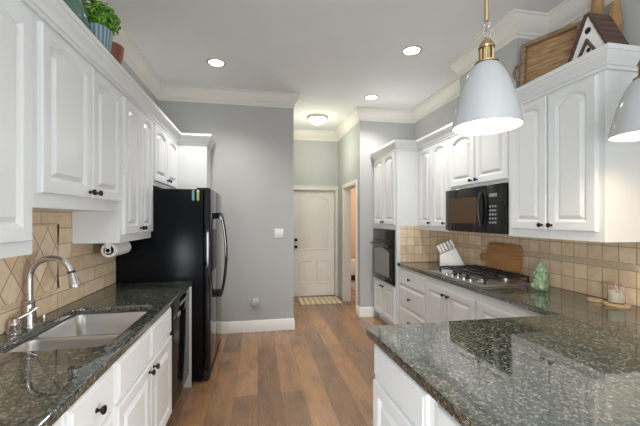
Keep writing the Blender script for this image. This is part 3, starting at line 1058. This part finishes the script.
# green ceramic figurine
t = thing('ceramic_figurine', 'green glazed ceramic figurine standing by the tiles', 'figurine', (2.12, 2.175, CT + 0.001))
fg = MB()
fg.lathe([(0.038, 0.0), (0.044, 0.01), (0.048, 0.03), (0.040, 0.06)], 20)
fg.sphere((0, 0, 0.045), (0.052, 0.050, 0.045), 16).sphere((0, 0, 0.10), (0.050, 0.048, 0.046), 16).sphere((0, 0, 0.158), (0.042, 0.042, 0.038), 14)
fg.sphere((0, 0, 0.200), (0.022, 0.022, 0.016), 10)
for sgn in (-1, 1):
    fg.sphere((-0.030, sgn * 0.034, 0.035), (0.030, 0.026, 0.026), 12)
    fg.sphere((-0.014, sgn * 0.042, 0.105), (0.020, 0.016, 0.040), 12)
    fg.sphere((-0.038, sgn * 0.018, 0.075), (0.016, 0.018, 0.014), 10)
    fg.sphere((0.0, sgn * 0.038, 0.158), (0.008, 0.008, 0.014), 8)
fg.sphere((-0.039, 0, 0.155), (0.006, 0.006, 0.007), 8)
o = fg.build('figure', M['celadon'], t)
md = o.modifiers.new('remesh', 'REMESH')
md.mode = 'VOXEL'
md.voxel_size = 0.0035
md.use_smooth_shade = True
sm = o.modifiers.new('smooth', 'SMOOTH')
sm.iterations = 3

# wood slice coasters and candle
for i, (x, y, r, z, lab) in enumerate(((2.205, 1.835, 0.044, 0.0, 'smaller pale wood slice tucked under the edge by the tiles'), (2.225, 1.712, 0.068, 0.0, 'larger pale wood slice carrying the candle jar'))):
    t = thing('wood_slice', lab, 'coaster', (x, y, CT + 0.001 + z), 0, 'wood slices under the candle')
    a = MB()
    prof = []
    rings = []
    for (k, h) in ((1.0, 0.0), (1.0, 0.013), (0.94, 0.015)):
        rings.append([a.v((r * k * (1 + 0.05 * math.sin(3 * q + i) + 0.03 * math.sin(7 * q)) * math.cos(q), r * k * (1 + 0.05 * math.sin(3 * q + i) + 0.03 * math.sin(7 * q)) * math.sin(q), h)) for q in [2 * PI * j / 40 for j in range(40)]])
    for p, q in zip(rings, rings[1:]):
        a.ring_strip(p, q)
    a.face(rings[-1])
    a.face(list(reversed(rings[0])))
    a.build('slice', M['pale_wood'], t)
t = thing('candle_jar', 'clear glass jar with a cream candle on the wood slice', 'candle', (2.225, 1.718, CT + 0.0165))
MB().lathe([(0.042, 0.0), (0.045, 0.004), (0.045, 0.115), (0.042, 0.115), (0.042, 0.006), (0.0, 0.006)], 32, cap1=False).build('jar', M['glass'], t)
MB().lathe([(0.0414, 0.007), (0.0414, 0.072), (0.01, 0.071)], 32).build('wax', M['wax'], t)
MB().tube([(0, 0, 0.07), (0.001, 0, 0.084)], 0.0015, 6).build('wick', M['hole'], t)

# ------------------------------------------------------------------ decor on the right cabinets
ZT = 2.4335
t = thing('wooden_tray', 'weathered wooden tray with ring handles leaning behind the birdhouse', 'tray', (2.045, 2.29, ZT), 0)
t.rotation_euler = (0, math.radians(5), math.radians(22))
L, Hh = 0.40, 0.405
fr = MB()
fr.box((-0.03, -L, 0), (0.02, 0, 0.028)).box((-0.03, -L, Hh - 0.028), (0.02, 0, Hh)).box((-0.03, -0.030, 0.0281), (0.02, 0, Hh - 0.0281)).box((-0.03, -L, 0.0281), (0.02, -L + 0.03, Hh - 0.0281))
fr.build('frame', M['tray_frame'], t, bevel=0.004)
pb = MB()
for i in range(5):
    z0 = 0.028 + i * (Hh - 0.056) / 5
    pb.box((0.004, -L + 0.031, z0 + 0.001), (0.016, -0.031, z0 + (Hh - 0.056) / 5 - 0.001))
pb.build('plank_base', M['tray'], t, bevel=0.001, seg=1)
for yy, sg in ((0.0, 1), (-L, -1)):
    hh = MB()
    pts = []
    for i in range(13):
        a = -PI / 2 + PI * i / 12
        pts.append((-0.005, yy + sg * (0.004 + 0.055 * math.cos(a)), 0.20 + 0.07 * math.sin(a)))
    hh.tube(pts, 0.012, 10)
    hh.build('handle', M['tray_frame'], t)
# birdhouse
t = thing('birdhouse', 'white A-frame birdhouse with a brown slatted roof on the right cabinets', 'birdhouse', (1.965, 1.69, ZT), 0)
hw, hh_ = 0.122, 0.268
MB().prism([(-hw, 0), (hw, 0), (0, hh_)], 0.012, 0.145, 'x').build('body', M['base'], t)
for sg in (-1, 1):
    r = MB()
    n = 6
    dl = Vector((sg * hw, -hh_)).normalized()
    nn_ = Vector((sg * hh_, hw)).normalized()
    ln = math.hypot(hw, hh_) + 0.012
    for i in range(n):
        a = dl * (ln * i / n - 0.004)
        b = dl * (ln * (i + 1) / n)
        o0, o1 = nn_ * 0.002, nn_ * 0.016
        sh = nn_ * 0.003
        q = [(a.x + o0.x, hh_ + a.y + o0.y), (b.x + o0.x + sh.x, hh_ + b.y + o0.y + sh.y), (b.x + o1.x + sh.x, hh_ + b.y + o1.y + sh.y), (a.x + o1.x, hh_ + a.y + o1.y)]
        q = [(p[0], max(p[1], 0.0)) for p in q]
        r.prism(q, 0.0, 0.158, 'x')
    r.build('roof', M['roof_wood'], t)
MB().lathe([(0.019, 0.0118), (0.019, 0.0105)], 20, (0, 0, 0.175), 'x').build('entrance_hole', M['hole'], t)
pr = MB()
for sg in (-1, 1):
    pr.prism([(0, 0.125), (sg * 0.058, 0.028), (sg * 0.044, 0.028), (0, 0.102)], -0.004, 0.0115, 'x')
pr.build('porch_gable', M['roof_wood'], t)
MB().lathe([(0.013, 0.0118), (0.013, 0.0105)], 16, (0, -0.004, 0.055), 'x').build('perch_hole', M['hole'], t)
# carved ornament behind the birdhouse
t = thing('wooden_ornament', 'honey-coloured carved wooden ornament standing behind the birdhouse', 'ornament', (2.285, 1.85, ZT), 0)
MB().box((-0.035, -0.14, 0), (0.035, 0.08, 0.03)).build('base', M['carved'], t, bevel=0.006)
MB().lathe([(0.030, 0.0301), (0.022, 0.06), (0.030, 0.10), (0.020, 0.16), (0.026, 0.22), (0.034, 0.27), (0.030, 0.31), (0.018, 0.335), (0.030, 0.36), (0.036, 0.39), (0.028, 0.43), (0.036, 0.48), (0.030, 0.54), (0.020, 0.62)], 18, (0, 0.035, 0)).build('spindle', M['carved'], t)
wv = MB()
wv.tube([(0, -0.07, 0.028), (0, -0.095, 0.10), (0, -0.085, 0.18), (0, -0.080, 0.27), (0.0, -0.075, 0.36), (0, -0.083, 0.44)], [0.030, 0.030, 0.034, 0.040, 0.036, 0.020], 10)
wv.tube([(0, -0.07, 0.10), (0, -0.03, 0.20), (0, -0.02, 0.28), (0, -0.05, 0.36)], [0.018, 0.02, 0.016, 0.008], 8)
wv.build('carved_wing', M['carved'], t)

# ------------------------------------------------------------------ decor on the left cabinets
t = thing('potted_plant', 'bushy bright green plant in a blue-grey striped pot', 'plant', (-0.95, 2.21, ZT))
MB().lathe([(0.050, 0.0), (0.056, 0.006), (0.070, 0.06), (0.077, 0.13), (0.080, 0.165), (0.075, 0.168), (0.070, 0.155)], 30).build('pot', M['pot'], t)
fo = MB()
for i in range(620):
    while True:
        d = Vector((random.uniform(-1, 1), random.uniform(-1, 1), random.uniform(-0.75, 1)))
        if 0.35 < d.length < 1:
            break
    d2 = d.normalized()
    c = Vector((d.x * 0.115, d.y * 0.130, 0.235 + d.z * 0.095))
    nrm = (d2 + Vector((random.uniform(-.7, .7), random.uniform(-.7, .7), random.uniform(-.2, .9)))).normalized()
    a = nrm.orthogonal().normalized()
    a = Matrix.Rotation(random.uniform(0, 2 * PI), 3, nrm) @ a
    b = nrm.cross(a)
    l, ww = random.uniform(0.013, 0.022), random.uniform(0.008, 0.013)
    vs = [fo.v(c - a * l), fo.v(c - a * l * 0.1 + b * ww + nrm * 0.004), fo.v(c + a * l + nrm * -0.008), fo.v(c - a * l * 0.1 - b * ww + nrm * 0.004)]
    mid = fo.v(c - nrm * 0.003)
    for k in range(4):
        fo.face([vs[k], vs[(k + 1) % 4], mid])
fo.build('foliage', M['leaf'], t)
t = thing('bowl', 'brown glazed bowl standing just beyond the potted plant', 'bowl', (-0.955, 2.405, ZT))
MB().lathe([(0.035, 0), (0.038, 0.012), (0.056, 0.05), (0.072, 0.11), (0.078, 0.165), (0.074, 0.166), (0.066, 0.11), (0.050, 0.056), (0.0, 0.03)], 32, cap1=False).build('body', M['terracotta'], t)
t = thing('glass_vase', 'green glass vase lying left of the potted plant', 'vase', (-0.97, 1.90, ZT))
va = MB()
va.x = Matrix.Translation((0, 0, 0.098))
va.lathe([(0.03, -0.22), (0.06, -0.215), (0.088, -0.16), (0.097, -0.06), (0.090, 0.04), (0.06, 0.11), (0.034, 0.15), (0.028, 0.19), (0.034, 0.20), (0.0, 0.198)], 30, axis='y', cap1=False)
va.build('body', M['green_glass'], t)

# ------------------------------------------------------------------ hall door, mat, wall plates
t = thing('door_1', 'cream arched-panel door closed at the end of the hall', 'door', (DX0, YH + 0.045, 0))
DW = DX1 - DX0
MB().box((0.004, 0.0, 0.012), (DW - 0.004, 0.04, DZ - 0.004)).build('slab', M['door'], t)


def relief(mb, c):
    rings = []
    for d, yy in ((0, -0.0005), (0.006, -0.009), (0.014, -0.010), (0.022, -0.002), (0.03, -0.002), (0.05, -0.007)):
        rings.append([mb.v((p[0], yy, p[1])) for p in inset(c, d)])
    for a, b in zip(rings, rings[1:]):
        mb.ring_strip(a, b)
    mb.face(rings[-1])
    return mb


relief(MB(), contour(0.11, DW - 0.11, 0.87, 1.90, 0.07, 18)).build('panel', M['door'], t)
for a, b in ((0.11, DW / 2 - 0.045), (DW / 2 + 0.045, DW - 0.11)):
    relief(MB(), contour(a, b, 0.24, 0.68)).build('panel', M['door'], t)
for z, nm in ((1.066, 'deadbolt'), (0.935, 'door_knob')):
    MB().lathe([(0.030, -0.0005), (0.030, -0.008), (0.014, -0.012), (0.014, -0.03), (0.027, -0.042), (0.027, -0.058), (0.012, -0.064)], 20, (0.052, 0, z), 'y').build(nm, M['bronze'], t)
t = thing('doormat', 'beige and cream striped mat lying before the hall door', 'mat', (1.075, 5.81, 0.001))
mt = MB()
pts = []
for i in range(41):
    x = -0.37 + 0.74 * i / 40
    pts.append((x, -0.24 - 0.012 * math.sin(i / 40 * PI * 10) ** 2))
for i in range(41):
    x = 0.37 - 0.74 * i / 40
    pts.append((x, 0.24))
mt.plate(pts, [], 0, 0.010)
mt.build('pad', M['stripe'], t, bevel=0.002, seg=1)

t = thing('light_switch', 'white double light switch plate on the grey wall', 'light switch', (0.27, YB, 1.27))
MB().box((-0.058, -0.007, -0.06), (0.058, -0.0005, 0.06)).build('plate', M['white_plastic'], t, bevel=0.003)
for x in (-0.024, 0.024):
    MB().box((x - 0.016, -0.011, -0.032), (x + 0.016, -0.0072, 0.032)).build('rocker', M['white_plastic'], t, bevel=0.002)
t = thing('wall_outlet', 'white outlet with a round plug-in low on the grey wall', 'outlet', (-0.03, YB, 0.375))
MB().box((-0.034, -0.007, -0.05), (0.034, -0.0005, 0.05)).build('plate', M['white_plastic'], t, bevel=0.003)
MB().lathe([(0.046, -0.0072), (0.052, -0.02), (0.047, -0.04), (0.025, -0.046)], 24, (0, 0, 0), 'y').build('plug', M['enamel'], t)

# the bedroom glimpsed through the doorway
t = thing('storage_chest', 'low white chest glimpsed through the hall doorway', 'chest', (2.35, 7.6, 0))
MB().box((-0.4, 0, 0.12), (0.6, 0.4, 0.46)).build('body', M['base'], t, bevel=0.006)
MB().box((-0.38, 0.02, 0), (0.58, 0.38, 0.119)).build('plinth', M['black_sat'], t)
t = thing('bed_post', 'reddish wooden post glimpsed at the doorway edge', 'furniture post', (1.86, 6.72, 0))
MB().box((-0.025, -0.03, 0), (0.012, 0.03, 0.62)).build('post', M['red_wood'], t, bevel=0.006)
t = thing('area_rug', 'grey rug on the floor of the room beyond the hall', 'rug', (2.35, 6.75, 0.001))
MB().box((-0.45, -0.55, 0), (0.8, 0.6, 0.012)).build('pile', M['rug_grey'], t, bevel=0.003)

# ------------------------------------------------------------------ ceiling lights
c0 = None
for x, y, lab in ((-0.43, 3.62, 'round recessed ceiling light nearest the left wall cabinets'), (1.47, 3.01, 'round recessed ceiling light above the aisle before the pendant lamp'),
                  (1.50, 4.27, 'round recessed ceiling light farthest back, before the hall entrance')):
    if c0 is None:
        c0 = thing('recessed_light', lab, 'ceiling light', (x, y, CE), 0, 'recessed ceiling lights')
        MB().lathe([(0.098, -0.0005), (0.096, -0.006), (0.078, -0.007), (0.072, -0.0005)], 32, cap0=False, cap1=False).build('trim_ring', M['enamel'], c0)
        MB().lathe([(0.073, -0.0005), (0.073, -0.003)], 32).build('lens', M['lens'], c0)
    else:
        dup(c0, (x, y, CE), lab)
    lamp('downlight', 'SPOT', (x, y, CE - 0.02), 64, (1.0, 0.96, 0.91), spot_size=math.radians(125), spot_blend=0.8, shadow_soft_size=0.07)
t = thing('flush_ceiling_light', 'glowing frosted dome light on the hall ceiling', 'ceiling light', (0.94, 5.26, CE))
MB().lathe([(0.165, -0.0005), (0.168, -0.018), (0.160, -0.034), (0.14, -0.038)], 36).build('base', M['nickel'], t)
MB().lathe([(0.143, -0.0385), (0.138, -0.06), (0.115, -0.085), (0.075, -0.104), (0.03, -0.113), (0.004, -0.115)], 36).build('dome', M['frost'], t)
lamp('hall_glow', 'POINT', (0.94, 5.26, CE - 0.55), 9, (0.98, 1.0, 0.82), shadow_soft_size=0.1)


# ------------------------------------------------------------------ pendants
def pendant(loc, label):
    t = thing('pendant_lamp', label, 'pendant lamp', loc, 0, 'pendant lamps over the peninsula')
    prof = [(0.131 * q, 0.262 * k) for q, k in ((1, 0), (0.99, 0.03), (0.965, 0.12), (0.92, 0.24), (0.86, 0.37), (0.785, 0.51), (0.70, 0.64), (0.60, 0.76), (0.50, 0.86), (0.40, 0.94), (0.29, 0.985))]
    ins = [(r - 0.004, z if i == 0 else z - 0.003) for i, (r, z) in enumerate(prof)]
    sh = MB().lathe(prof + list(reversed(ins)) + [prof[0]], 48, cap0=False, cap1=False)
    sh.build('shade', M['enamel'], t)
    MB().lathe([(0.046, 0.2565), (0.046, 0.262), (0.033, 0.267), (0.029, 0.270)], 30).build('collar', M['brass'], t)
    cg = MB().lathe([(0.021, 0.269), (0.021, 0.318)], 24)
    for i in range(10):
        a = 2 * PI * i / 10
        cg.tube([(0.025 * math.cos(a), 0.025 * math.sin(a), 0.270), (0.025 * math.cos(a), 0.025 * math.sin(a), 0.316)], 0.0038, 8)
    cg.build('socket_cage', M['brass'], t)
    MB().lathe([(0.031, 0.3185), (0.033, 0.324), (0.029, 0.329), (0.026, 0.338), (0.018, 0.350), (0.009, 0.356), (0.007, 0.362)], 28).build('cap', M['brass'], t)
    for zc, ax in ((0.380, 0), (0.412, 1)):
        pts = [((0.017 * math.cos(a) if ax == 0 else 0), (0.017 * math.cos(a) if ax == 1 else 0), zc + 0.019 * math.sin(a)) for a in [2 * PI * k / 22 for k in range(22)]]
        MB().tube(pts, 0.003, 8, closed=True).build('chain_ring', M['nickel'], t)
    top = CE - loc[2]
    rd = MB().tube([(0, 0, 0.430), (0, 0, top - 0.03)], 0.0075, 14)
    rd.lathe([(0.008, 0.525), (0.012, 0.529), (0.012, 0.538), (0.008, 0.542)], 16)
    rd.build('rod', M['brass'], t)
    MB().lathe([(0.065, top - 0.0005), (0.065, top - 0.012), (0.045, top - 0.026), (0.012, top - 0.032)], 30).build('canopy', M['brass'], t)
    MB().sphere((0, 0, 0.11), (0.030, 0.030, 0.040), 18).build('bulb', M['bulb'], t)
    MB().lathe([(0.016, 0.146), (0.018, 0.25)], 16).build('socket', M['white_plastic'], t)
    lamp('pendant_glow', 'POINT', (loc[0], loc[1], loc[2] + 0.06), 7.5, WARM, shadow_soft_size=0.035)
    return t


pendant((0.911, 1.20, 1.833), 'white dome pendant lamp with brass fittings, shown whole in front of the wall cabinets')
pendant((1.718, 1.20, 1.838), 'white dome pendant lamp cut off by the right picture edge')
